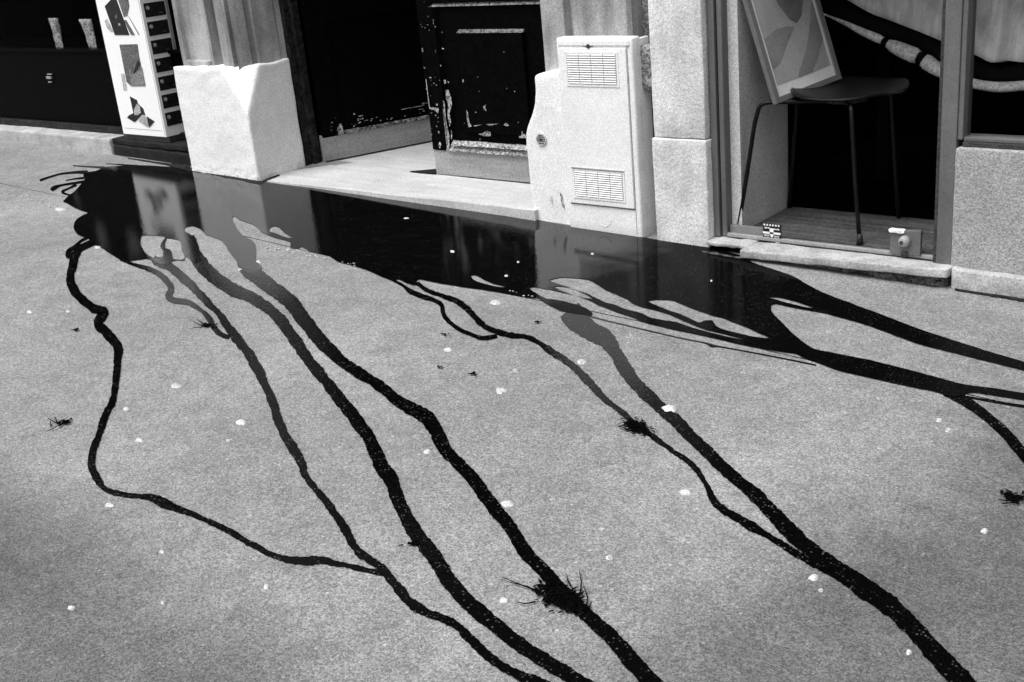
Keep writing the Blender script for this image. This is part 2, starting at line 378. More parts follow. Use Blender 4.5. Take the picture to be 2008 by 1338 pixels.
trail('second wet trail from the left, ending under a wide bend', [(300,508,20),(316,516,24),(340,528,20),(371,556,19),(395,581,19),(431,617,18),(455,652,21),(484,689,23),(508,730,23),(532,782,22),(553,843,22),(590,905,22),(598,932,17),(640,985,21),(672,1028,21),(702,1080,21),(738,1106,20),(762,1130,23),(800,1176,22),(840,1203,20),(885,1220,19),(920,1250,22),(960,1290,23),(1015,1322,24),(1090,1352,26),(1140,1372,26)], .0036)
trail('short thin wet trail with a kink, between the left trails', [(236,508,8),(262,519,8),(290,527,11),(316,541,16),(335,563,15),(331,582,17),(345,590,14),(370,594,13),(395,609,8),(408,622,15),(420,643,12),(434,656,13),(450,662,9)], .0024, .8)
trail('third wet trail from the left, a wide dark one', [(374,462,16),(380,490,28),(396,520,36),(418,540,33),(450,565,32),(500,587,28),(545,622,28),(580,670,29),(605,705,28),(650,762,29),(690,812,33),(725,862,33),(747,912,36),(766,940,38),(785,990,33),(812,1040,37),(850,1090,38),(882,1140,38),(922,1185,38),(970,1225,38),(1020,1265,36),(1080,1303,36),(1160,1352,36),(1230,1395,36)], .0030)
trail('fourth wet trail from the left, running through the big debris clump', [(470,498,20),(478,514,34),(492,532,40),(530,562,36),(570,592,36),(600,633,36),(640,680,32),(682,717,27),(740,753,26),(782,787,28),(832,816,36),(855,845,35),(872,880,33),(900,910,31),(930,942,32),(962,987,33),(1002,1037,32),(1032,1085,33),(1072,1125,33),(1100,1160,38),(1152,1207,34),(1202,1253,38),(1245,1303,42),(1300,1360,42),(1340,1400,42)], .0042)
trail('thin wet trail leaving the puddle and rejoining its neighbour', [(770,549,6),(790,560,6),(806,572,12),(825,580,13),(851,589,9),(866,598,10),(869,614,10),(878,628,10),(901,646,9),(927,657,9),(945,663,10),(975,659,9)], .0024, .7)
trail('narrow wet trail from the puddle past the small debris clump', [(818,555,10),(835,568,9),(862,578,10),(896,591,13),(914,604,15),(932,622,15),(950,640,15),(974,651,14),(1003,658,12),(1034,661,10),(1060,674,13),(1084,692,16),(1112,708,17),(1150,745,18),(1192,787,15),(1228,815,11),(1250,835,15),(1280,856,12),(1320,885,10),(1358,912,14),(1384,950,13),(1402,985,18),(1432,1008,16),(1470,1030,24),(1500,1047,15),(1550,1078,18),(1600,1108,16),(1650,1137,14),(1690,1160,20)], .0024)
trail('long wet trail crossed by a large gum spot, running to the lower right corner', [(1116,608,60),(1134,630,56),(1160,650,46),(1188,664,44),(1208,692,34),(1232,732,33),(1270,775,31),(1300,803,29),(1330,830,28),(1380,880,30),(1430,928,30),(1480,970,34),(1522,1012,36),(1560,1053,38),(1600,1085,36),(1650,1120,40),(1700,1158,52),(1742,1185,48),(1790,1232,46),(1835,1282,48),(1885,1335,54),(1935,1390,54)], .0036)
trail('curved wet trail at the right edge of the pavement', [(1850,768,16),(1878,779,24),(1909,797,24),(1948,828,24),(1978,856,26),(2004,888,26),(2040,930,26)], .0030, .6)
trail('hair-thin wet line along the pavement joint', [(1158,621,3),(1240,641,2.5),(1330,662,2.5),(1380,672,3),(1396,678,7),(1412,680,3),(1500,696,2.5),(1600,716,3)], .0024, .3)
trail('thin wet line below the lower stream at the right', [(1890,777,4),(1940,786,5),(2008,797,6),(2080,808,6)], .0024, .4)
for lb, P in (('longest thin wet finger at the left tip of the puddle', [(172,338,9),(150,338,6),(120,341,4),(98,347,4),(78,354,5)]),
              ('short wet finger with a round tip left of the puddle', [(168,356,6),(140,360,5),(118,364,5),(106,369,10),(100,373,7)]),
              ('lowest wet finger left of the puddle', [(150,362,7),(134,370,4),(122,376,6),(130,381,4),(145,384,3)]),
              ('short straight wet finger left of the puddle', [(165,349,5),(145,351,3),(129,354,2)]),
              ('upper thin wet finger over the puddle tip', [(205,329,6),(175,327,3),(143,325,2)]),
              ('wet hairline above the puddle by the black stone base', [(330,329,4),(270,325,3),(208,321,2)])):
    trail(lb, P, .0024, .3)

for lb, P in (('dirty joint at the foot of the left white plinth', [(362,329,9),(376,333,7),(400,337,4),(440,345,6),(475,352,5),(508,358,8),(522,353,5),(548,343,3)]),
              ('dark joint at the foot of the rendered wall at the right', [(1872,566,6),(1900,571,5),(1950,578,6),(2008,588,7),(2100,604,6)]),
              ('dark dirty joint under the left shop step', [(250,310,2),(310,319,3),(345,325,8),(372,330,12)])):
    trail(lb, P, .0058, 1.3, 'dirt_joint', GROOVE)

# ------------------------------------------------------------ debris clumps (wet moss and dirt with fibres)
def clump(label, pts_px, n, spread, spikes, cat='debris clump'):
    c = G(*pts_px)
    t = thing('debris_clump', c, label, cat, 'dark debris clumps on the pavement')
    bm = bmesh.new()
    def blade(p, d, L, wd, z):
        s = Vector((-d.y, d.x, 0))*wd; 
        q = [p-s*.5, p+s*.5, p+d*L*.55+s*.35+Vector((0, 0, z)), p+d*L+Vector((0, 0, z*.3)), p+d*L*.55-s*.35+Vector((0, 0, z*.8))]
        bm.faces.new([bm.verts.new(v) for v in q])
    for _ in range(n):
        a = random.uniform(0, 2*math.pi); r = min(1.25, abs(random.gauss(0, .5)))
        px = pts_px[0]+spread[0]*r*math.cos(a)+spread[2]*r*math.sin(a); py = pts_px[1]+spread[1]*r*math.sin(a)+spread[3]*r*math.cos(a)
        p = G(px, py, .006); th = random.uniform(0, 6.28); blade(p, Vector((math.cos(th), math.sin(th), 0)), random.uniform(.006, .02), random.uniform(.004, .010), random.uniform(0, .006))
    me = bpy.data.meshes.new('tuft'); bm.to_mesh(me); bm.free(); link('tuft', me, SOIL, t)
    if spikes:
        mb = MB()
        for s in spikes:
            P = [G(u, v, .006+.004*math.sin(i)) for i, (u, v) in enumerate(s)]
            mb.tube(P, [.0022*(1-i/len(P)*.8) for i in range(len(P))], 5)
        mb.build('fibre', SOIL, t)
clump('large spiky debris clump on the wide trail at lower centre', (1100,1170), 1100, (44,26,0,14), [[(1060,1160),(1030,1150),(1005,1140),(985,1132)],[(1060,1165),(1035,1150),(1000,1142)],[(1050,1180),(1030,1184),(1015,1181)],[(1138,1165),(1140,1140),(1136,1118)],[(1150,1195),(1152,1170),(1145,1150)],[(1120,1150),(1112,1135),(1112,1128)],[(1080,1150),(1060,1146)],[(1156,1190),(1160,1180)]])
clump('oval debris clump on the narrow trail right of centre', (1248,838), 420, (27,15,0,7), [[(1230,828),(1216,830)],[(1262,828),(1258,820)],[(1235,842),(1224,840)],[(1272,850),(1284,858)]])
clump('small twiggy debris clump alone on the dry asphalt at the left', (128,828), 60, (13,6,0,-3), [[(125,830),(108,838),(92,846)],[(118,832),(104,826),(94,820)],[(112,830),(108,818)],[(100,836),(98,826)]])
clump('feathery debris clump at the end of the short kinked trail', (408,638), 50, (16,5,0,3), [[(405,640),(390,636),(378,630)],[(405,641),(388,642),(374,644)],[(400,637),(392,630),(386,626)]])
clump('ragged debris clump at the right edge of the pavement', (1990,976), 110, (26,10,0,6), [[(1980,975),(1960,966)],[(1975,982),(1958,980)],[(1990,985),(1965,988)],[(1985,968),(1970,958)]])
clump('faint dark crumb cluster left of the kinked trail', (149,646), 14, (7,3,0,1), None)
clump('tiny dark crumbs beside the third trail near the bottom', (812,1066), 18, (10,3,0,1), [[(822,1066),(806,1066)],[(790,1068),(782,1070)]])
clump('dark leaf crumb alone at centre of the pavement', (928,733), 16, (7,3,0,1), [[(925,733),(916,732)]])
clump('two small dark crumbs above the centre leaf crumb', (862,720), 8, (9,1.5,0,0), None)
clump('dark crumb below the puddle by the narrow trail', (1054,632), 10, (5,2,0,-1), None)
clump('dark specks near the top of the wide central gap', (872,656), 10, (12,3,0,2), None)

# ------------------------------------------------------------ gum spots and pale crumbs
def gum(u, v, wpx, hpx, label, m=GUM, name='gum_spot', cat='gum spot', group='gum spots on the pavement'):
    c = G(u, v); ex = (G(u+wpx/2, v)-c); ey = (G(u, v+hpx/2)-c); bm = bmesh.new(); sdv = random.random()*50
    top = []; bot = []
    for k in range(18):
        a = 2*math.pi*k/18; r = 1+.42*noise.noise(Vector((math.cos(a)*1.4, math.sin(a)*1.4, sdv)))
        p = c+ex*math.cos(a)*r+ey*math.sin(a)*r; q = c+ex*math.cos(a)*r*.7+ey*math.sin(a)*r*.7
        zb = g(p.x, p.y)+.0006; bot.append(bm.verts.new((p.x, p.y, zb))); top.append(bm.verts.new((q.x, q.y, g(q.x, q.y)+.0062)))
    ct = bm.verts.new((c.x, c.y, g(c.x, c.y)+.0068))
    for k in range(18):
        j = (k+1) % 18; bm.faces.new((bot[k], bot[j], top[j], top[k])); bm.faces.new((top[k], top[j], ct))
    for f in bm.faces: f.smooth = True
    me = bpy.data.meshes.new(name); bm.to_mesh(me); bm.free()
    link(name, me, m, None, label=label, category=cat, group=group)
GL = [(1311,803,32,15,'largest pale gum spot, lying across a water trail'),
 (346,758,22,10,'bright oval gum spot between the two leftmost trails, upper one'),
 (473,829,20,9,'bright gum spot just left of the second trail at mid height'),
 (273,865,16,7,'small bright gum spot right of the leftmost trail'),
 (216,992,18,8,'bright gum spot under the bend of the leftmost trail'),
 (141,1194,16,7,'bright gum spot near the lower left corner'),
 (523,1152,11,8,'small gum spot below the branch that joins two trails'),
 (839,887,16,8,'gum spot between the third and fourth trails'),
 (988,1179,18,9,'bright gum spot left of the large debris clump'),
 (1344,967,23,10,'bright gum spot between the two right-hand trails, left of the kink'),
 (1196,1095,16,9,'gum spot on dry asphalt above right of the large debris clump'),
 (1597,1134,22,10,'bright gum spot just below the merging right-hand trails'),
 (1610,1160,10,5,'tiny gum spot under the one below the merging trails'),
 (1859,845,12,8,'bright gum spot left of the curved right-edge trail'),
 (1782,1281,12,8,'gum spot below the lower right end of the long trail'),
 (1031,727,0,0,''),
 (1012,728,10,7,'small bright gum spot between centre and narrow trail'),
 (878,687,18,7,'pale gum spot in the gap right of the fourth trail, upper one'),
 (58,613,12,4,'small gum spot at the left edge beside the leftmost trail'),
 (993,543,8,5,'bright crumb standing in the puddle near its lower edge')]
GUMB = mat('grey_chewing_gum', .42, .8, (180, .2), (40, .25), (120, .5, .002), .2)
for i, (u, v, a, b, lb) in enumerate(GL):
    if a: gum(u, v, a, b, lb, GUM if i % 3 != 1 else GUMB)
GO = [(995,989,28,11,'faded wide gum spot right of the fourth trail at lower height'),
 (982,767,22,11,'faded gum spot at centre of the pavement'),
 (1140,711,20,8,'faded gum spot above the narrow trail'),
 (972,594,22,8,'faded gum spot beside the narrow trail near the puddle'),
 (1842,826,12,6,'faded small gum spot left of the curved right-edge trail'),
 (1930,1043,14,9,'faded gum spot below the ragged clump at the right edge'),
 (119,411,24,7,'faded gum spot at the left tip of the puddle'),
 (248,803,14,7,'faded gum spot beside the middle of the leftmost trail'),
 (318,1084,10,5,'faded small gum spot under the branch at lower left'),
 (320,1184,9,5,'faded tiny gum spot at bottom left'),
 (1182,1040,8,5,'faded tiny gum spot above right of the big clump'),
 (448,866,8,4,'faded tiny gum spot left of the second trail'),
 (134,612,9,4,'faded tiny gum spot touching the leftmost trail'),
 (507,515,12,5,'faded gum spot right of the fourth trail near the puddle'),
 (471,530,9,4,'faded crumb just under the fourth trail start'),
 (192,486,12,4,'faded crumb under the left blob of the puddle')]
for u, v, a, b, lb in GO: gum(u, v, a, b, lb, GUMO)
for u, v, a, b, lb in ((797,430,12,3,'bright white dash on the black puddle'), (888,495,11,5,'pale scrap in the middle of the puddle'), (1162,500,8,4,'pale scrap in the puddle before the white cabinet'),  # first entry is a plain bright dash lying on the water
                       (1016,516,6,4,'small pale scrap in the puddle by the reflection edge'), (1224,540,0,0,''), (1395,553,5,4,'small pale scrap in the right part of the puddle')):
    if a: gum(u, v, a, b, lb, GUM, 'pale_scrap', 'paper scrap', 'pale scraps in the puddle')
# pale grit gathered along the joint
mb = MB()
for a, b, k in (((10,377),(70,392),16), ((70,392),(135,412),14), ((520,487),(552,489),14), ((562,490),(625,505),22), ((625,505),(700,520),8), ((1000,572),(1060,585),6)):
    for _ in range(k):
        t = random.random(); p = G(a[0]+(b[0]-a[0])*t, a[1]+(b[1]-a[1])*t+random.gauss(0, 1.6), .004)
        s = random.uniform(.002, .007); mb.box(p-Vector((s, s*.5, .003)), p+Vector((s, s*.5, .002)))
mb.rough(.003, 60).build('grit', GUMO, None, label='pale grit gathered along the joint in the pavement', category='grit', kind='stuff')

# ------------------------------------------------------------ left dark shop front
t = thing('shop_front', (-8.4, 4.6, .1), 'black shop front left of the white sign box, above a pale stone step', 'shop front')
MB().box((-14, 4.42, -.1), (-7.345, 4.62, .153), .012).rough(.006, 5, .15).build('step', SLAB, t)
MB().box((-14, 4.56, .1535), (-6.36, 4.70, .20), .006).build('bottom_rail', DARKW, t)
MB().box((-14, 4.60, .2), (-6.36, 4.70, .715), .004).build('lower_panel', BLACK, t)
MB().box((-14, 4.585, .715), (-6.36, 4.70, .735), .003).build('window_sill', BLACK, t)
for i, x in enumerate((-12.4, -10.9, -9.35, -7.36)):
    MB().box((x-.05, 4.575, .736), (x+.05, 4.70, 2.75), .006).build('window_frame', BLACK, t)
MB().box((-14, 4.64, .736), (-7.3, 4.65, 2.75)).build('window_pane', GLASS, t)
MB().box((-14, 4.50, 2.75), (-6.36, 4.70, 3.5), .02).build('fascia', BLACK, t)
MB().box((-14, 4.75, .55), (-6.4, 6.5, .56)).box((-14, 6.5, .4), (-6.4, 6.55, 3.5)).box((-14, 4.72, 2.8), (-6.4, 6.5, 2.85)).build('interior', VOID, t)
lk = MB().box(PY(92, 145, 4.585), PY(103, 146.5, 4.595)).box(PY(90, 150, 4.58), PY(103, 154.5, 4.595)).box(PY(94, 160, 4.585), PY(103, 162, 4.595)).build('letter_slot', METALL, t)
for quad, nm, lb in ((((94, 36), (110, 36), (124, 102), (113, 103)), 'hanging_cloth', 'left pale hanging strip behind the dark shop window'),
                     (((154, 38), (175, 38), (190, 102), (178, 103)), 'hanging_cloth', 'right pale hanging strip behind the dark shop window, next to the sign box')):
    P = [PY(u, v, 4.70) for u, v in quad]
    mb = MB(); bm = mb.bm; n = 14; rows = []
    for i in range(n+1):
        s = i/n; a = P[0].lerp(P[3], s); b = P[1].lerp(P[2], s); row = []
        for j in range(9):
            q = a.lerp(b, j/8); q.y += .012*math.sin(j*1.7+s*2)+.01*noise.noise(q*30); row.append(q)
        rows.append([bm.verts.new(q) for q in row]+[bm.verts.new(q+Vector((0, .006, 0))) for q in row[::-1]])
    for a, b in zip(rows, rows[1:]):
        for j in range(18): bm.faces.new((a[j], a[(j+1) % 18], b[(j+1) % 18], b[j]))
    bm.faces.new(rows[0]); bm.faces.new(rows[-1][::-1])
    mb.build(nm, PAPER, None, True, label=lb, category='cloth strip', group='pale strips behind the dark window')

# ------------------------------------------------------------ sign box on its black base
MB().prism([(-7.34, 4.425, .0), (-6.34, 4.425, -.02), (-6.34, 4.425, .10), (-7.32, 4.425, .11)], (0, .3, 0), .01).box((-7.36, 4.44, .111), (-6.34, 4.75, .150), .01)\
    .rough(.008, 8, .1).build('stone_plinth', SLATE, None, label='black worn stone plinth under the white sign box', category='plinth')
BX0, BX1, BY = -7.205, -6.705, 4.452
t = thing('sign_box', (-6.95, 4.55, .17), 'tall white display box with pictures on its front and black cards down its side', 'display box')
MB().box((BX0-.03, BY+.02, .152), (BX1+.0, BY+.2, .187)).box((BX0-.035, BY+.03, .187), (BX0-.003, BY+.19, 2.3)).build('plinth', METALD, t)
MB().box((BX0, BY, .19), (BX1, BY+.19, 2.3), .004).build('body', PANEL, t)
MB().box((BX1-.004, BY+.178, .7), (BX1+.012, BY+.2, 2.3)).build('side_trim', METALL, t)
MB().box((BX0+.03, BY-.0015, .232), (BX1-.03, BY+.001, .234)).box((BX1-.012, BY-.0015, .2), (BX1-.0095, BY+.001, 2.3)).build('panel_joint', METALL, t)
for k in range(11):
    zt = 1.042+.126*3-.1135*0 - .1175*k - .0
    zt = 1.395 - .1165*k
    if zt < .3: break
    c = MB().box((BX1-.001, BY+.022, zt-.088), (BX1+.004, BY+.186, zt), .002).build('black_card', INK, t)
    MB().cyl((BX1+.004, BY+.046, zt-.03), (BX1+.007, BY+.046, zt-.03), .0125).build('round_badge', INKL, c)
    MB().box((BX1+.0035, BY+.125, zt-.072), (BX1+.0052, BY+.155, zt-.067)).build('caption_line', INKM, c)
def decal(name, px, m, par, d=.003, y=BY):
    P = [PY(u, v, y-d) for u, v in px]; return MB().prism([(p.x, y-d, p.z) for p in P], (0, d+.001, 0)).build(name, m, par)
def q8(*p): return [(180+x/4.78, y/4.78) for x, y in p]
a = decal('picture', q8((258,420),(425,415),(440,520),(500,808),(370,810),(325,770)), INKM, t)
decal('picture_shape', q8((430,565),(455,600),(400,690),(385,695)), INK, a, .005)
decal('picture_grey_area', q8((345,640),(385,700),(470,640),(500,806),(372,806)), mat('print_grey_b', .2, .4, (160, .3)), a, .0042)  # grey printed area of the picture
decal('picture_strip', q8((272,690),(300,690),(330,845),(298,848)), INKL, a, .0025)
a = decal('picture', q8((120,60),(215,-40),(350,330),(215,330)), INK, t)
decal('picture_shape', q8((225,-60),(330,-60),(350,60),(330,150),(300,160)), INKM, a, .0025)
decal('picture_shape', q8((120,200),(140,175),(200,295),(180,300),(145,270)), INKL, a, .0026)
decal('picture_shape', q8((300,190),(320,190),(400,328),(365,328)), INKM, a, .0035)
decal('picture_shape', q8((340,150),(345,155),(445,328),(435,325)), INKM, a, .0027)
decal('picture_shape', q8((245,222),(262,218),(268,238),(252,245)), INKL, a, .0045)
decal('picture_shape', q8((215,150),(235,130),(240,170),(222,180)), INKM, a, .0045)
a = decal('picture', q8((355,905),(420,940),(430,975),(480,1020),(500,1085),(470,1075),(455,1095),(400,1148),(330,1105),(345,1085),(390,1060),(380,1020)), INK, t)
decal('picture_shape', q8((420,975),(450,1000),(460,1060),(430,1080),(400,1080),(395,1030)), INKL, a, .0045)
decal('picture_shape', q8((455,1075),(520,1100),(525,1195),(440,1140)), INKL, a, .0026)
decal('picture_shape', q8((515,1095),(585,1140),(535,1198)), INK, a, .0036)

# ------------------------------------------------------------ pillar 1 : white plinth with stopped chamfer, grooved pilaster above
t = thing('stone_pillar', (-6, 4.5, 0), 'grey grooved stone pillar on a white plinth, left of the dark doorway', 'pillar')
xl, xr, yf, yb = -6.322, -5.651, 4.33, 4.72
zt = .675
bm = bmesh.new()
def V(*c): return bm.verts.new(c)
zl, zr_ = -.06, -.06
A0, A1 = V(xl, yf, zl), V(xl, yf, zt)              # front left
T0 = V(-5.845, yf, zt); T1 = V(xr, 4.475, zt)      # chamfer top
K0 = V(-5.83, yf, .635); K1 = V(xr, 4.468, .645)   # chamfer start
TP = V(xr, yf, .405); B0 = V(xr, yf, zr_)
R0, R1 = V(xr, yb, zr_), V(xr, yb, zt)
L0, L1 = V(xl, yb, zl), V(xl, yb, zt)
bm.verts.remove(K0); bm.verts.remove(K1)
for f in ((A0, B0, TP, T0, A1), (T0, TP, T1), (B0, R0, R1, T1, TP), (A0, A1, L1, L0), (L0, L1, R1, R0), (A1, T0, T1, R1, L1), (A0, L0, R0, B0)): bm.faces.new(f)
bmesh.ops.recalc_face_normals(bm, faces=bm.faces)
me = bpy.data.meshes.new('plinth'); bm.to_mesh(me); bm.free()
def remeshed(me, vox, fn):
    tmp = bpy.data.objects.new('tmp', me); COL.objects.link(tmp); md = tmp.modifiers.new('r', 'REMESH'); md.mode = 'VOXEL'; md.voxel_size = vox
    m2 = bpy.data.meshes.new_from_object(tmp.evaluated_get(bpy.context.evaluated_depsgraph_get())); bpy.data.objects.remove(tmp)
    bm = bmesh.new(); bm.from_mesh(m2)
    for _ in range(7): bmesh.ops.smooth_vert(bm, verts=bm.verts, factor=.5, use_axis_x=True, use_axis_y=True, use_axis_z=True)
    for v in bm.verts: fn(v)
    for f in bm.faces: f.smooth = True
    bm.to_mesh(m2); bm.free(); m2.materials.clear(); return m2
def wear(v):
    v.co += noise.noise_vector(v.co*4)*.006+noise.noise_vector(v.co*16)*.002+noise.noise_vector(v.co*60)*.0006
    if v.co.z > .62: v.co.z += (v.co.z-.62)/.055*.012*noise.noise(Vector((v.co.x*8, v.co.y*8, 0)))
    if v.co.z < .06: v.co += noise.noise_vector(v.co*34)*.003
me = remeshed(me, .0095, wear); me.name = 'plinth'; link('plinth', me, WHITE, t)
mb = MB()
for i in range(60):
    x = random.gauss(-5.62, .05) if i % 2 else random.uniform(-6.3, -5.66); front = x < -5.66
    z = abs(random.gauss(.005, .04 if i % 2 else .015)); q = random.uniform(.002, .006)
    if front: mb.box((x, 4.3268, z), (x+q*1.6, 4.3285, z+q))
mb.build('splash_grime', mat('splash_grey', .4, .9, (200, .2)), t)
prof = [(-6.37, 4.52), (-6.37, 4.46), (-6.35, 4.44), (-6.335, 4.455), (-6.30, 4.455), (-6.29, 4.405), (-6.25, 4.395), (-6.235, 4.415), (-6.225, 4.42), (-6.02, 4.42), (-6.00, 4.40), (-5.972, 4.398), (-5.962, 4.47), (-5.935, 4.475), (-5.90, 4.415), (-5.88, 4.395), (-5.80, 4.385),
        (-5.768, 4.385), (-5.764, 4.43), (-5.75, 4.435), (-5.742, 4.395), (-5.70, 4.468), (-5.728, 4.488), (-5.72, 4.51), (-5.688, 4.515), (-5.682, 4.67), (-5.69, 4.69), (-5.69, 4.76), (-6.37, 4.76)]
MB().prism([(x, y, .6) for x, y in prof], (0, 0, 3.4)).rough(.0015, 5, .25).build('shaft', STONE, t)
MB().box((-6.262, 4.385, .66), (-6.02, 4.44, .705), .012).rough(.006, 14, .04).build('mortar_fillet', STONE, t)

# ------------------------------------------------------------ doorway
t = thing('doorway', (-4.6, 4.6, 0), 'pale stone doorway threshold and dark frame between the two pillars', 'doorway')
z0 = .004
MB().prism([(-5.70, 4.345, z0), (-5.45, 4.343, z0), (-4.6, 4.342, z0), (-3.80, 4.35, z0), (-3.54, 4.345, z0), (-3.54, 4.797, z0), (-5.70, 4.797, z0)], (0, 0, -.12)).rough(.004, 7, .12).build('threshold', STEP, t)
MB().box((-5.72, 4.803, -.1), (-3.3, 7.2, .003)).build('inner_floor', STEP, t)
MB().box((-5.715, 4.73, .0), (-5.66, 4.80, 2.55), .006).box((-5.70, 4.775, 0), (-5.635, 4.83, 2.55), .006).rough(.003, 18, .08).build('frame_post', DARKW, t)
MB().box((-3.52, 4.75, .0), (-3.45, 4.83, 2.55), .006).build('frame_post', DARKW, t)
MB().box((-5.715, 4.72, 2.55), (-3.45, 4.84, 2.75), .01).build('lintel', BLACK, t)
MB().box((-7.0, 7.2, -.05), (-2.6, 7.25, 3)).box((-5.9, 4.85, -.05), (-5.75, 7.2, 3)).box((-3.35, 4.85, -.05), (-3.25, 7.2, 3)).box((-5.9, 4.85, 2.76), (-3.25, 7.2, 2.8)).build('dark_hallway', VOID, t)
nb = MB().prism([(-4.83, 4.80, .0055), (-4.63, 4.80, .0055), (-4.63, 4.93, .0055), (-4.66, 4.93, .0055)], (0, 0, .006)).build('bolt_socket', SLATE, t)

# right leaf (closed)
t = thing('door_leaf', (-4.1, 4.82, .01), 'closed right leaf of the black panelled door, paint flaking above its metal kickplate', 'door', 'leaves of the black double door')
X0, X1 = -4.612, -3.53
MB().box((X0, 4.805, .012), (X1, 4.85, 2.5), .003).build('panel_board', BLACK, t)
MB().box((X0, 4.788, .155), (-4.50, 4.806, 2.5), .004).build('stile', BLACK, t)
MB().box((-3.72, 4.788, .155), (X1, 4.806, 2.5), .004).build('stile', BLACK, t)
MB().box((-4.499, 4.788, .965), (-3.721, 4.806, 1.10), .004).build('rail', BLACK, t)
MB().box((X0, 4.796, .010), (X1, 4.8045, .152), .002).build('kickplate', KICK, t)
fm = MB().prism([(X0, 4.80, .9555), (X0, 4.80, .9556), (X0, 4.80, .9557)], (0, 0, 0)) if False else MB()
fm.prism([(-4.52, 4.786, .945), (-4.52, 4.803, .963), (-4.52, 4.803, .945)], (.77, 0, 0))
fm.prism([(-4.33, 4.780, .806), (-4.33, 4.803, .822), (-4.33, 4.803, .806)], (.455, 0, 0))
fm.build('top_moulding', MOULD, t)
MB().box((-4.33, 4.783, .27), (-3.88, 4.804, .805), .008).build('raised_panel', BLACK, t)
MB().prism([(-4.50, 4.780, .155), (-4.50, 4.780, .163), (-4.50, 4.803, .185), (-4.50, 4.803, .155)], (.78, 0, 0)).prism([(-4.455, 4.774, .192), (-4.455, 4.80, .215), (-4.455, 4.803, .186)], (.70, 0, 0)).rough(.004, 25, .03).build('bottom_moulding', CHIP, t)
MB().prism([(-4.50, 4.786, .186), (-4.485, 4.78, .186), (-4.47, 4.803, .2)], (0, 0, .75)).build('side_moulding', BLACK, t)
mb = MB()
def chip(mb, pts, fn, ext):
    P = [fn(u, v) for u, v in pts]; mb.prism(P, ext)
def q3(*p): return [(560+x/3.344, y/3.344) for x, y in p]
lf = lambda u, v: PY(u, v, 4.7815)
for pts in (q3((1050,590),(1068,590),(1085,640),(1090,690),(1075,740),(1085,810),(1075,830),(1062,760),(1065,680),(1052,650)), q3((1030,660),(1042,670),(1050,780),(1075,900),(1072,975),(1060,980),(1050,900),(1035,760)),
            q3((1036,525),(1050,525),(1052,545),(1042,552)), q3((1060,535),(1072,535),(1070,548)), q3((985,680),(998,683),(996,695),(987,693)), q3((940,700),(1005,712),(1000,745),(975,722),(945,715)),
            q3((1020,208),(1030,212),(1024,218)), q3((938,195),(946,198),(940,203)), q3((1024,315),(1040,318),(1036,326),(1027,322)), q3((893,315),(900,318),(902,342),(894,340)), q3((942,506),(958,508),(955,516),(944,513)), q3((967,128),(973,130),(974,160),(968,158)),
            q3((1012,428),(1020,428),(1018,440)), q3((905,440),(915,442),(917,452),(908,450)), q3((985,825),(995,828),(990,838)), q3((975,170),(985,175),(980,182)), q3((998,860),(1010,865),(1004,880)),
            q3((1185,720),(1195,740),(1205,800),(1220,830),(1200,835),(1190,790)), q3((1160,520),(1168,525),(1166,545),(1160,540)), q3((1265,880),(1290,875),(1320,858),(1345,870),(1345,895),(1300,893)), q3((1295,700),(1315,685),(1308,705),(1318,730),(1300,722)),
            q3((1430,820),(1445,805),(1465,825),(1450,828)), q3((1530,905),(1548,885),(1548,860),(1560,880),(1578,885),(1575,908)), q3((1498,598),(1505,598),(1503,606)), q3((1255,505),(1262,503),(1262,510)), q3((1240,735),(1252,735),(1250,742)), q3((1425,340),(1440,341),(1430,345)),
            q3((1310,815),(1400,812),(1340,825)), q3((1230,825),(1290,818),(1240,830)), q3((1085,850),(1092,870),(1090,920),(1084,900)), q3((1000,950),(1010,930),(1020,945),(1012,975)), q3((918,520),(922,520),(945,700),(940,700))):
    chip(mb, pts, lf, (0, .0008, 0))
mb.build('flaked_paint', CHIP, t)
mb = MB()
for _ in range(34):
    x = random.choice((random.uniform(-4.61, -4.49), random.uniform(-4.61, -4.49), random.uniform(-4.45, -3.8))); z = random.uniform(.16, .98) if x < -4.48 else abs(random.gauss(.2, .12))+.02+.16
    s = random.uniform(.0015, .005); mb.box((x, 4.781, z), (x+s, 4.7875, z+s*random.uniform(.6, 2)))
mb.build('paint_specks', CHIP, t)

# left leaf (open inwards)
t = thing('door_leaf', (-5.608, 4.843, .01), 'left leaf of the black door, standing open into the dark hall', 'door', 'leaves of the black double door')
ang = math.atan2(.701, .272); MR = Matrix.Translation((-5.60, 4.838, 0)) @ Matrix.Rotation(ang, 4, 'Z')
def lbox(mb, a, b, bev=0): mb.box(a, b, bev, MR); return mb
# local x along the leaf, local -y is the visible side
lbox(MB(), (0, .004, .012), (1.05, .045, 2.5), .003).build('panel_board', BLACK, t)
lbox(MB(), (-.004, -.006, .014), (1.05, .0032, .160), .002).build('kickplate', KICK, t)
lbox(MB(), (-.012, -.006, .005), (-.005, .035, .175), .002).build('plate_edge', METALL, t)
lbox(lbox(lbox(MB(), (.0, -.012, .18), (.13, .0035, 2.5), .004), (.92, -.012, .18), (1.05, .0035, 2.5), .004), (.131, -.012, .86), (.919, .0035, 1.0), .004).build('stile', BLACK, t)
mb = MB(); lbox(mb, (.13, -.014, .1615), (1.0, .003, .184), .004); mb.rough(.005, 25, .03); mb.build('bottom_moulding', mat('half_worn', .12, .8, (90, .6), (22, .7), (60, .5, .003), .2), t)
mb = MB()
for _ in range(46):
    x = random.uniform(.05, 1.0); z = .19+abs(random.gauss(0, .04)); s = random.uniform(.002, .007)
    lbox(mb, (x, -.0145, z), (x+s*2, -.011, z+s*.7))
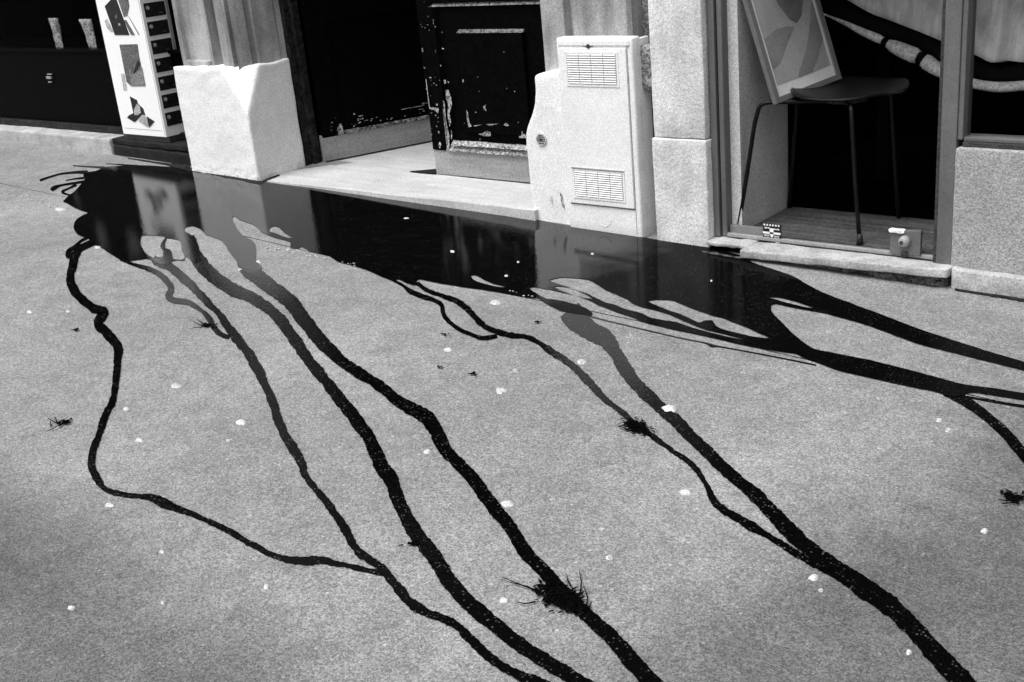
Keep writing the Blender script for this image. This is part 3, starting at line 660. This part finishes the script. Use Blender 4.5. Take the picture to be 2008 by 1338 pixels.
for x, z, w_, h in ((.10, .165, .035, .05), (.115, .20, .015, .03), (.25, .255, .03, .004), (.26, .235, .02, .006), (.55, .25, .15, .003), (.7, .262, .09, .004), (.22, .27, .008, .01)): lbox(mb, (x, -.0147, z), (x+w_, -.011, z+h))
mb.rough(.002, 50, .02).build('flaked_paint', CHIP, t)

# ------------------------------------------------------------ pillar 2 and its white plinth
t = thing('stone_pillar', (-3.2, 4.5, -.05), 'grey stone pillar on a white curved plinth, behind the white meter cabinet', 'pillar')
prof2 = [(-3.484, 4.46), (-3.46, 4.42), (-3.40, 4.415), (-3.325, 4.415), (-3.316, 4.46), (-3.288, 4.465), (-3.270, 4.41), (-3.25, 4.402), (-2.972, 4.402), (-2.955, 4.42), (-2.955, 4.76), (-3.484, 4.76)]
MB().prism([(x, y, .55) for x, y in prof2], (0, 0, 3.4)).rough(.003, 5, .25).build('shaft', STONE, t)
side = [(-3.566, -.09), (-3.578, .0), (-3.588, .10), (-3.588, .22), (-3.592, .32), (-3.588, .37), (-3.576, .41), (-3.552, .45), (-3.530, .49), (-3.514, .53), (-3.505, .58), (-3.502, .63), (-3.508, .662), (-3.47, .672), (-3.42, .683), (-3.30, .70), (-2.94, .70), (-2.94, -.09)]
mb = MB(); mb.prism([(x, 4.372, z) for x, z in side], (0, .34, 0), .012); me = bpy.data.meshes.new('plinth'); bmesh.ops.recalc_face_normals(mb.bm, faces=mb.bm.faces); mb.bm.to_mesh(me); mb.bm.free()
def wear2(v): v.co += noise.noise_vector(v.co*6)*.003+noise.noise_vector(v.co*20)*.001
me = remeshed(me, .0095, wear2); me.name = 'plinth'; link('plinth', me, WHITE, t)
c = PY(1061, 274, 4.366)
st = MB(); st.cyl((c.x, 4.365, c.z), (c.x, 4.376, c.z), .030, 28); st = st.build('round_sticker', mat('sticker_grey', .42, .6, (200, .2)), t)
mb = MB()
for dz, hw in ((-.017, .016), (-.0065, .024), (.003, .026), (.0125, .021), (.0205, .012)): mb.box((c.x-hw, 4.3635, c.z+dz-.0018), (c.x+hw, 4.366, c.z+dz+.0018))
mb.cyl((c.x, 4.362, c.z), (c.x, 4.366, c.z), .006, 16)
mb.build('sticker_print', INK, st)
mb = MB()   # scraped vertical marks at the foot
for a, b in (((1098, 378), (1105, 410)), ((1078, 380), (1081, 398))):
    p, q = PY(*a, 4.367), PY(*b, 4.367); mb.prism([p, p+Vector((.010, 0, -.01)), q+Vector((.008, 0, 0)), q, p.lerp(q, .5)+Vector((-.006, 0, 0))], (0, .001, 0))
mb.build('scrape_mark', mat('scrape_grey', .35, .9, (90, .5)), t)
t2 = thing('wall_recess', (-2.88, 4.6, 0), 'shaded narrow wall strip between the white cabinet and the pale stone pier', 'wall')
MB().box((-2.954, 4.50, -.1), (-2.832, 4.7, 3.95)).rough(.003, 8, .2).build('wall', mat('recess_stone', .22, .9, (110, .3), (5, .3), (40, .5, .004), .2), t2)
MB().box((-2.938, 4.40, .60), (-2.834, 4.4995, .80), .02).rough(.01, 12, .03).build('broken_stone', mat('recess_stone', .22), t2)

# ------------------------------------------------------------ meter cabinet
t = thing('meter_cabinet', (-3.1, 4.4, -.055), 'white utility meter cabinet with two louvred vents standing in the puddle', 'cabinet')
cx0, cx1, cy, cz = -3.318, -2.905, 4.333, .842
MB().box((cx0, cy, -.075), (cx1, 4.40, cz), .010).box((cx1-.02, 4.34, -.075), (cx1+.0, 4.47, cz-.01), .006).rough(.0015, 6, .08).build('body', WHITE2, t, True)
MB().box((cx0+.012, cy-.007, cz-.035+.0), (cx1-.012, cy+.002, cz-.012), .003).build('top_lip', WHITE2, t)
d_ = MB().box((cx0+.016, cy-.009, .072), (cx1-.030, cy+.002, cz-.045), .004).rough(.0008, 6, .1).build('door', WHITE2, t)
mb = MB(); mb.cyl((-3.134, cy-.0125, .806), (-3.134, cy-.006, .806), .009, 20); mb.box((-3.162, cy-.0105, .8045), (-3.146, cy-.009, .8075)); mb.box((-3.122, cy-.0105, .8045), (-3.106, cy-.009, .8075)); mb.build('lock', METALD, d_)
def vent(xa, xb, za, zb, n, deep):
    mb = MB(); y = cy-.009
    mb.box((xa-.012, y-.004, zb), (xb+.012, y+.001, zb+.010), .001); mb.box((xa-.012, y-.003, za-.010), (xb+.012, y+.001, za), .001)
    mb.box((xa-.012, y-.003, za), (xa-.002, y+.001, zb), .001); mb.box((xb+.002, y-.003, za), (xb+.012, y+.001, zb), .001)
    h = (zb-za)/n
    for k in range(n):
        for c in range(4):
            u0 = xa+(xb-xa)*c/4+.002; u1 = xa+(xb-xa)*(c+1)/4-.002; zz = za+h*k
            mb.prism([(u0, y-.0015, zz+h*.30), (u0, y-.006, zz+h*.45), (u0, y-.0015, zz+h*.95)], (u1-u0, 0, 0))
    f = mb.build('vent', WHITE2, d_)
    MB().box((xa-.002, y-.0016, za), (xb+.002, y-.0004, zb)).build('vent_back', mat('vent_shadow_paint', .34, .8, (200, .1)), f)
vent(-3.256, -2.988, .636, .772, 13, 0); vent(-3.262, -2.99, .108, .232, 12, 1)
MB().box((-3.275, cy-.016, .243), (-2.978, cy-.008, .2485), .001).build('vent_hood', METALL, d_)
MB().box((cx0+.016, cy-.0015, .066), (cx1-.030, cy+.001, .0715)).box((cx1-.0275, cy-.0015, -.05), (cx1-.0255, cy+.001, cz-.02)).build('door_joint', METALD if False else mat('joint_grey', .12, .8), t)
mb = MB(); P = [(-3.113+.04*math.cos(a), cy-.002, .012+.042*math.sin(a)) for a in [R(180+i*12) for i in range(16)]]; mb.tube(P, .0008, 6); mb.build('knockout_mark', WHITE2, t)
# ------------------------------------------------------------ pale stone pier
t = thing('stone_pier', (-2.7, 4.45, -.07), 'tall pale speckled stone pier between the cabinet and the shop window', 'pillar')
MB().box((-2.818, 4.340, .41), (-2.558, 4.66, 3.95), .006).rough(.0035, 9, .07).build('upper_block', PIER, t, True)
MB().box((-2.826, 4.330, -.10), (-2.552, 4.66, .407), .007).rough(.0035, 9, .06).build('lower_block', PIER, t, True)

# ------------------------------------------------------------ shop window
t = thing('shop_window', (-2.0, 4.4, 0), 'tall shop window with metal frame and display niche, beside the pale pier', 'shop window')
MB().box((-2.551, 4.375, -.028), (-2.522, 4.44, 1.9), .003).box((-2.514, 4.385, -.028), (-2.492, 4.44, 1.9), .003).build('frame_post', METAL, t)
MB().box((-2.5218, 4.40, -.028), (-2.5142, 4.44, 1.9)).build('frame_gap', METALD, t)
MB().box((-1.566, 4.352, -.03), (-1.552, 4.42, 1.9), .002).build('frame_bead', METALD, t)
MB().box((-1.5515, 4.345, -.03), (-1.492, 4.44, 1.9), .004).box((-1.4915, 4.352, .462), (-1.472, 4.44, 1.9), .004).build('mullion', METAL, t)
MB().box((-2.4915, 4.385, -.028), (-1.5665, 4.41, -.012), .003).build('bottom_rail', METALL, t)
MB().box((-2.4915, 4.412, -.026), (-2.32, 4.435, .018), .003).build('rail_board', METALL, t)
MB().box((-2.4915, 4.395, -.0118), (-1.5665, 4.400, 1.9)).build('window_pane', GLASS, t)
MB().box((-2.552, 4.34, 1.45), (-.1, 4.45, 3.3), .01).build('fascia', METALD, t)  # added out of view; its low edge trims sky light entering the niche
# niche
MB().box((-2.52, 4.436, -.06), (-.1, 4.90, -.0185)).build('niche_floor', BOARD, t)
MB().box((-2.50, 4.4365, -.018), (-2.444, 4.885, 1.9), .003).build('niche_wall', NICHE, t)
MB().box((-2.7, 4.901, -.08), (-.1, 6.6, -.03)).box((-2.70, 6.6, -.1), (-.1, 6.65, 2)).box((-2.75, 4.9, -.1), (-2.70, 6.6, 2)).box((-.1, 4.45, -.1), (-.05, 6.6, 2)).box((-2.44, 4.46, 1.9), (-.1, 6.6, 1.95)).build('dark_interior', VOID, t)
# second pane over the rendered wall
t = thing('shop_window', (-1.0, 4.4, .45), 'dark shop window above the rough rendered wall at the right edge', 'shop window')
MB().box((-1.4715, 4.35, .4365), (2.5, 4.44, .455), .003).build('sill', METALD, t)
MB().box((-1.4715, 4.362, .4555), (2.5, 4.44, .470), .003).build('bottom_rail', METAL, t)
MB().box((-1.4718, 4.40, .4705), (2.5, 4.405, 1.9)).build('window_pane', GLASS, t)
MB().box((-.098, 4.44, .4), (-.03, 4.5, 3.3)).box((-.09, 4.34, 1.45), (2.5, 4.45, 3.3)).box((-.03, 5.2, 0), (2.5, 5.25, 3)).build('fascia', METALD, t)
t = thing('wall', (-1.2, 4.4, -.1), 'rough grey rendered wall with a ledge at its foot, right of the window mullion', 'wall')
MB().box((-1.489, 4.33, -.2), (2.5, 4.435, .436), .006).rough(.003, 12, .05).build('rendered_face', ROUGH, t, True)
MB().prism([(-1.470, 4.285, -.2), (2.5, 4.285, -.3), (2.5, 4.285, -.105), (-1.470, 4.285, -.022)], (0, .044, 0), .006).rough(.005, 9, .05).build('ledge', SLAB, t, True)

# sill slab, chipped at the left, mortar crumbling below
t = thing('window_sill_slab', (-1.9, 4.3, -.07), 'long pale stone sill slab under the shop window, broken at its left end', 'sill')
mb = MB(); mb.prism([(-2.352, 4.247, -.036), (-1.55, 4.247, -.018), (-1.478, 4.262, -.018), (-1.478, 4.38, -.030), (-2.33, 4.38, -.031), (-2.36, 4.30, -.034)], (0, 0, -.034), .005)
mb.rough(.003, 14, .04); mb.build('slab', SLAB, t, True)
mb = MB(); mb.box((-2.55, 4.30, -.050), (-2.34, 4.40, -.032), .005); mb.rough(.006, 20, .03); mb.build('broken_end', SLAB, t, True)
mb = MB(); mb.prism([(-2.56, 4.262, -.11), (-2.53, 4.258, -.11), (-2.34, 4.25, -.115), (-2.34, 4.27, -.115), (-2.54, 4.282, -.11)], (0, 0, .042), .004); mb.rough(.006, 22, .03); mb.build('broken_lip', SLABD, t, True)
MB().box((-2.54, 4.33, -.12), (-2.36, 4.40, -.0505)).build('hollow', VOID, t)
bm = bmesh.new(); n = 90; top = []; bot = []; topb = []; botb = []
for i in range(n+1):
    s = i/n; x = -2.33+s*(-1.485+2.33); zt_ = -.072+s*.018; low = g(x, 4.26)+.004
    dep = max(0, (zt_-low))*(.25+.62*s+.30*noise.noise(Vector((x*9, 0, 0)))+.2*noise.noise(Vector((x*31, 3, 0))))
    zb_ = max(low-.004, zt_-.004-dep*1.15); yy = 4.268+.004*noise.noise(Vector((x*20, 0, 5)))
    if s > .95: yy += (s-.95)*.5
    for L_, y_, z_ in ((top, yy, zt_), (bot, yy+.006, zb_), (topb, 4.36, zt_), (botb, 4.36, zb_)): L_.append(bm.verts.new((x, y_, z_)))
for i in range(n):
    bm.faces.new((bot[i], bot[i+1], top[i+1], top[i])); bm.faces.new((botb[i], botb[i+1], bot[i+1], bot[i])); bm.faces.new((top[i], top[i+1], topb[i+1], topb[i]))
bm.faces.new((bot[-1], botb[-1], topb[-1], top[-1])); bm.faces.new((bot[0], top[0], topb[0], botb[0]))
me = bpy.data.meshes.new('mortar_bed'); bm.to_mesh(me); bm.free(); link('mortar_bed', me, SLABD, t)
MB().box((-2.33, 4.30, -.16), (-1.5, 4.34, -.075)).build('slab_shadow_backing', VOID, t)  # black backing that paints in the shadow line beneath the slab

# sticker card standing against the glass
P = [PY(1495, 438, 4.383), PY(1530, 438, 4.383), PY(1531, 474, 4.383), PY(1496, 475, 4.383)]
x0, x1, za, zb = P[0].x, P[1].x, P[3].z, P[0].z
t = thing('sticker', (x0, 4.39, za), 'small square black sticker with white marks at the foot of the window glass', 'sticker')
MB().box((x0, 4.388, za), (x1, 4.3945, zb), .001).build('card', INK, t)
W_, H_ = x1-x0, zb-za
mb = MB()
def mk(a, b, c, d): mb.box((x0+W_*a, 4.3865, zb-H_*d), (x0+W_*b, 4.3882, zb-H_*c))
for i in range(6): mk(.04+.16*i, .13+.16*i, .03, .12); 
mk(.1, .24, .2, .27); mk(.28, .36, .2, .26); mk(.62, .72, .24, .3); mk(.76, .92, .24, .3)
mk(.0, .98, .44, .54); mk(.38, .60, .24, .62); mk(.44, .56, .62, .7)
mk(.05, .12, .63, .66); mk(.1, .36, .74, .78); mk(.62, .95, .74, .78); mk(.0, .3, .86, .90); mk(.44, .52, .82, .9); mk(.6, .85, .88, .92); mk(.7, .92, .94, .98)
mb.build('white_marks', INKW, t)
mb = MB(); mk(.08, .34, .58, .68); mk(.64, .9, .6, .7); mk(.05, .32, .80, .84); mb.build('grey_marks', INKL, t)

# shutter lock block
t = thing('lock_block', (-1.69, 4.37, -.02), 'worn metal lock plate with a round cylinder on the window rail, right end', 'lock')
pa, pb, pc, pd = PY(1746, 452, 4.372), PY(1806, 453, 4.372), PY(1804, 503, 4.372), PY(1744, 497, 4.372)
MB().prism([pd, pc, pb, pa], (0, .02, 0), .003).build('plate', METAL, t)
cc = PY(1773, 474, 4.36)
mb = MB(); mb.tube([(cc.x, 4.372, cc.z), (cc.x, 4.355, cc.z), (cc.x, 4.345, cc.z), (cc.x, 4.340, cc.z)], [.024, .022, .019, .012], 24); cy_ = mb.build('cylinder', METALL, t, True)
MB().cyl((cc.x-.004, 4.343, cc.z), (cc.x-.004, 4.337, cc.z), .008, 16).build('keyhole', METALD, cy_)
mb = MB(); mb.box((pa.x-.004, 4.362, pa.z-.006), (pa.x+.06, 4.385, pa.z+.007), .003); mb.rough(.004, 50, .01); mb.build('paint_smear', WHITE, t)
mb = MB(); mb.box((pd.x+.05, 4.366, pd.z-.006), (pd.x+.075, 4.372, pd.z+.014)); mb.build('dent', METALD, t)

# ------------------------------------------------------------ chair
t = thing('chair', (-2.15, 4.63, -.018), 'dark moulded shell chair on thin metal legs standing in the window niche', 'chair')
bm = bmesh.new(); rows = []
NU, NV = 26, 15
for i in range(NU+1):
    u = i/NU                      # 0 = front (right, +X) .. 1 = top of the back
    if u < .62:
        s = (u/.62)**1.5; x = -1.832-.44*s; z = .578+.004*s-.020*math.sin(s*math.pi)+(-.018*(1-s*6)**2 if s < .166 else 0)
        hw = .26*(math.sqrt(max(0, 1-(1-s/.42)**2)) if s < .42 else 1)
        if s > .7: hw = .26-.13*((s-.7)/.3)**1.5
    else:
        s = (u-.62)/.38; x = -2.272-.15*math.sin(s*1.5)-.03*s; z = .582+.26*s**1.25; hw = .13+.02*math.sin(s*math.pi*.8)
        if s > .85: hw *= math.sqrt(max(0.02, 1-((s-.85)/.15)**2))
    row = []
    for j in range(NV+1):
        q = (j/NV*2-1); row.append(bm.verts.new((x, 4.685+q*max(hw, .01), z+.012*q*q*(1 if u < .62 else 0)))) if u < .62 else row.append(bm.verts.new((x+.03*q*q, 4.685+q*max(hw, .01), z)))
    rows.append(row)
for a, b in zip(rows, rows[1:]):
    for j in range(NV):
        f = bm.faces.new((a[j], a[j+1], b[j+1], b[j])); f.smooth = True
bmesh.ops.recalc_face_normals(bm, faces=bm.faces)
bmesh.ops.solidify(bm, geom=list(bm.faces), thickness=.011)
me = bpy.data.meshes.new('seat'); bm.to_mesh(me); bm.free(); link('seat', me, CHAIRM, t)
def bend(P, r, name='leg'): MB().tube(catmull([tuple(p) for p in P], .012), r, 10).build(name, LEGM, t)
f1, f2 = PZ(1441, 434, -.012), PZ(1680, 467, -.012)
bend([(-2.08, 4.60, .545), (-2.25, 4.50, .552), (-2.335, 4.462, .552), (-2.362, 4.452, .530), (-2.38, 4.45, .47), (-2.428, 4.445, .2), (-2.472, 4.445, -.012)], .0095)
bend([(-2.05, 4.60, .545), (-1.985, 4.50, .552), (-1.958, 4.462, .552), (-1.950, 4.452, .53), (-1.945, 4.45, .47), (-1.925, 4.448, .2), (-1.905, 4.446, -.012)], .0095)
bend([(-2.08, 4.70, .545), (-2.25, 4.80, .552), (-2.335, 4.84, .552), (-2.362, 4.85, .530), (-2.38, 4.85, .47), (-2.41, 4.86, .2), (-2.43, 4.86, -.012)], .0095)
bend([(-2.05, 4.70, .545), (-1.985, 4.80, .552), (-1.958, 4.84, .552), (-1.950, 4.85, .53), (-1.945, 4.852, .47), (-1.925, 4.86, .2), (-1.905, 4.86, -.012)], .0095)
MB().tube([(-1.905, 4.446, -.017), (-1.905, 4.446, .03)], [.015, .011], 12).build('foot_cap', METALD, t)
MB().tube([(-2.472, 4.445, -.017), (-2.466, 4.445, .02)], [.013, .011], 12).build('foot_cap', METALD, t)
MB().cyl((-2.065, 4.655, .535), (-2.065, 4.655, .560), .09).build('seat_mount', METALD, t)

# ------------------------------------------------------------ framed picture leaning on the chair
A = PY(1520, 205, 4.44); B = PY(1647, 155, 4.84)
ex = (B-A); Wp = ex.length; ex.normalize(); up_ = Vector((-.285, 0, .958)); up_ = (up_-ex*up_.dot(ex)).normalized(); nn = ex.cross(up_)
if nn.x < 0: nn = -nn
t = thing('framed_picture', A, 'tilted framed abstract picture leaning on the chair in the window', 'picture')
Hp = .62
def fp(u, v, d=0): return A+ex*(u*Wp)+up_*(v*Hp)+nn*d
def plate(name, uv, m, par, d0, d1):
    return MB().prism([fp(u, v, d0) for u, v in uv], nn*(d1-d0)).build(name, m, par)
fr = .055; fv = fr*Wp/Hp
mb = MB()
for uv in (((0, 0), (1, 0), (1-fr, fv), (fr, fv)), ((0, 1), (fr, 1-fv), (1-fr, 1-fv), (1, 1)), ((0, 0), (fr, fv), (fr, 1-fv), (0, 1)), ((1, 0), (1, 1), (1-fr, 1-fv), (1-fr, fv))):
    mb.prism([fp(u, v, -.012) for u, v in uv], nn*.024)
mb.build('frame', mat('picture_frame_wood', .2, .5, (300, .08), (8, .1)), t)
plate('mount', ((fr, fv), (1-fr, fv), (1-fr, 1-fv), (fr, 1-fv)), mat('mount_white', .85, .6, (300, .05)), t, -.008, .003)
a0, a1, b0, b1 = .095, .905, .115, .93
pic = plate('print', ((a0, b0), (a1, b0), (a1, b1), (a0, b1)), mat('pic_pale', .42, .6, (300, .05), (5, .15)), t, .0032, .0045)
gm = mat('pic_mid', .28, .6, (300, .08), (8, .2)); gd = mat('pic_dark', .15, .6, (300, .08), (8, .25))
plate('print_shape', [(.35, b1), (.36, .80), (.42, .62), (.52, .50), (.60, .46), (.70, .50), (.80, .62), (.84, .75), (.84, b1)], gd, pic, .0046, .0052)
plate('print_shape', [(a0, .43), (.30, .47), (.48, .46), (.55, .44), (.40, .36), (.22, .25), (a0, .22)], gm, pic, .0046, .0054)
plate('print_shape', [(a1, .60), (.85, .52), (.74, .38), (.60, .26), (.45, .16), (.40, b0), (.62, b0), (.75, .19), (a1, .30)], gm, pic, .0046, .0056)
plate('print_shape', [(.68, .62), (.78, .60), (.84, .68), (.82, .80), (.74, .84), (.68, .76)], mat('pic_pale2', .45, .6, (200, .15)), pic, .0053, .0060)

# ------------------------------------------------------------ pale daybed behind, with painted-in shadow band and cane rim
t = thing('daybed', (-1.8, 5.4, -.03), 'pale rumpled cushion with a painted-in shadow band and segmented pale rim hanging over the dark window', 'daybed')
YD = 5.1
low = [(1560, -50), (1652, 0), (1700, 27), (1742, 43), (1800, 66), (1835, 80), (1860, 92), (1908, 110), (1938, 125), (1965, 121), (2008, 124), (2100, 118), (2250, 108)]
lowW = [PY(u, v, YD) for u, v in low]
pts = catmull([(p.x, p.z) for p in lowW], .02)
bm = bmesh.new(); grid = []
for i, (x, z) in enumerate(pts):
    row = []
    for j in range(23):
        s = j/22; fold = .035*math.sin(x*14+s*9)*s+.02*noise.noise(Vector((x*9+s*3, s*4, 2)))+.034*math.sin(x*30+s*20+2*noise.noise(Vector((x*5, s*3, 0))))*math.sin(min(s*3, 1)*1.57)
        row.append(bm.verts.new((x+.10*s, YD+.03-.05*math.sin(min(1, s*4)*1.57)+s*.42-fold, z+.62*s+fold*.4)))
    row += [bm.verts.new((x+.10, YD+.55, z+.55)), bm.verts.new((x, YD+.14, z-.02))]
    grid.append(row)
for a, b in zip(grid, grid[1:]):
    k = len(a)
    for j in range(k):
        f = bm.faces.new((a[j], a[(j+1) % k], b[(j+1) % k], b[j])); f.smooth = True
bmesh.ops.recalc_face_normals(bm, faces=bm.faces)
me = bpy.data.meshes.new('cushion'); bm.to_mesh(me); bm.free(); link('cushion', me, LINEN, t)
rim = [(1560, 5, 2), (1618, 29, 3), (1660, 47, 9), (1690, 62, 14), (1722, 76, 17), (1738, 84, 19), (1765, 97, 27), (1800, 112, 30), (1812, 118, 30), (1835, 134, 26), (1870, 152, 20), (1905, 163, 18), (1930, 168, 18), (1962, 171, 19), (2008, 168, 18), (2100, 160, 18), (2250, 150, 18)]
rs = catmull(rim, 4)
def rimseg(ua, ub, name, m, k=1.0):
    S = [q for q in rs if ua <= q[0] <= ub]
    P = [PY(u, v, YD-.02) for u, v, w_ in S]; rad = [max(.004, w_*.5*.00228*k) for u, v, w_ in S]
    rad = [r*(1 if 1 < i < len(rad)-2 else .86) for i, r in enumerate(rad)]
    MB().tube(P, rad, 14).build(name, m, t)
rimseg(1610, 1731, 'rim_segment', CANE); rimseg(1740, 1801, 'rim_segment', CANE); rimseg(1811, 2240, 'rim_segment', CANE)
rimseg(1728, 1743, 'rim_joint', LINEND, .8); rimseg(1798, 1814, 'rim_joint', LINEND, .8)
band = catmull([(1560, -25), (1620, 10), (1700, 48), (1760, 66), (1810, 82), (1860, 115), (1905, 140), (1960, 150), (2008, 146), (2250, 130)], 6)
mb = MB(); mb.tube([PY(u, v, YD+.10) for u, v in band], [.045+.006*noise.noise(Vector((u*.03, 0, 0))) for u, v in band], 12); mb.build('shadow_band', LINEND, t)  # black tube stands in for the shadow below the cushion
MB().box((-2.30, 5.55, -.029), (-2.24, 5.61, .9)).box((-.55, 5.55, -.029), (-.49, 5.61, .7)).build('support', LINEND, t)
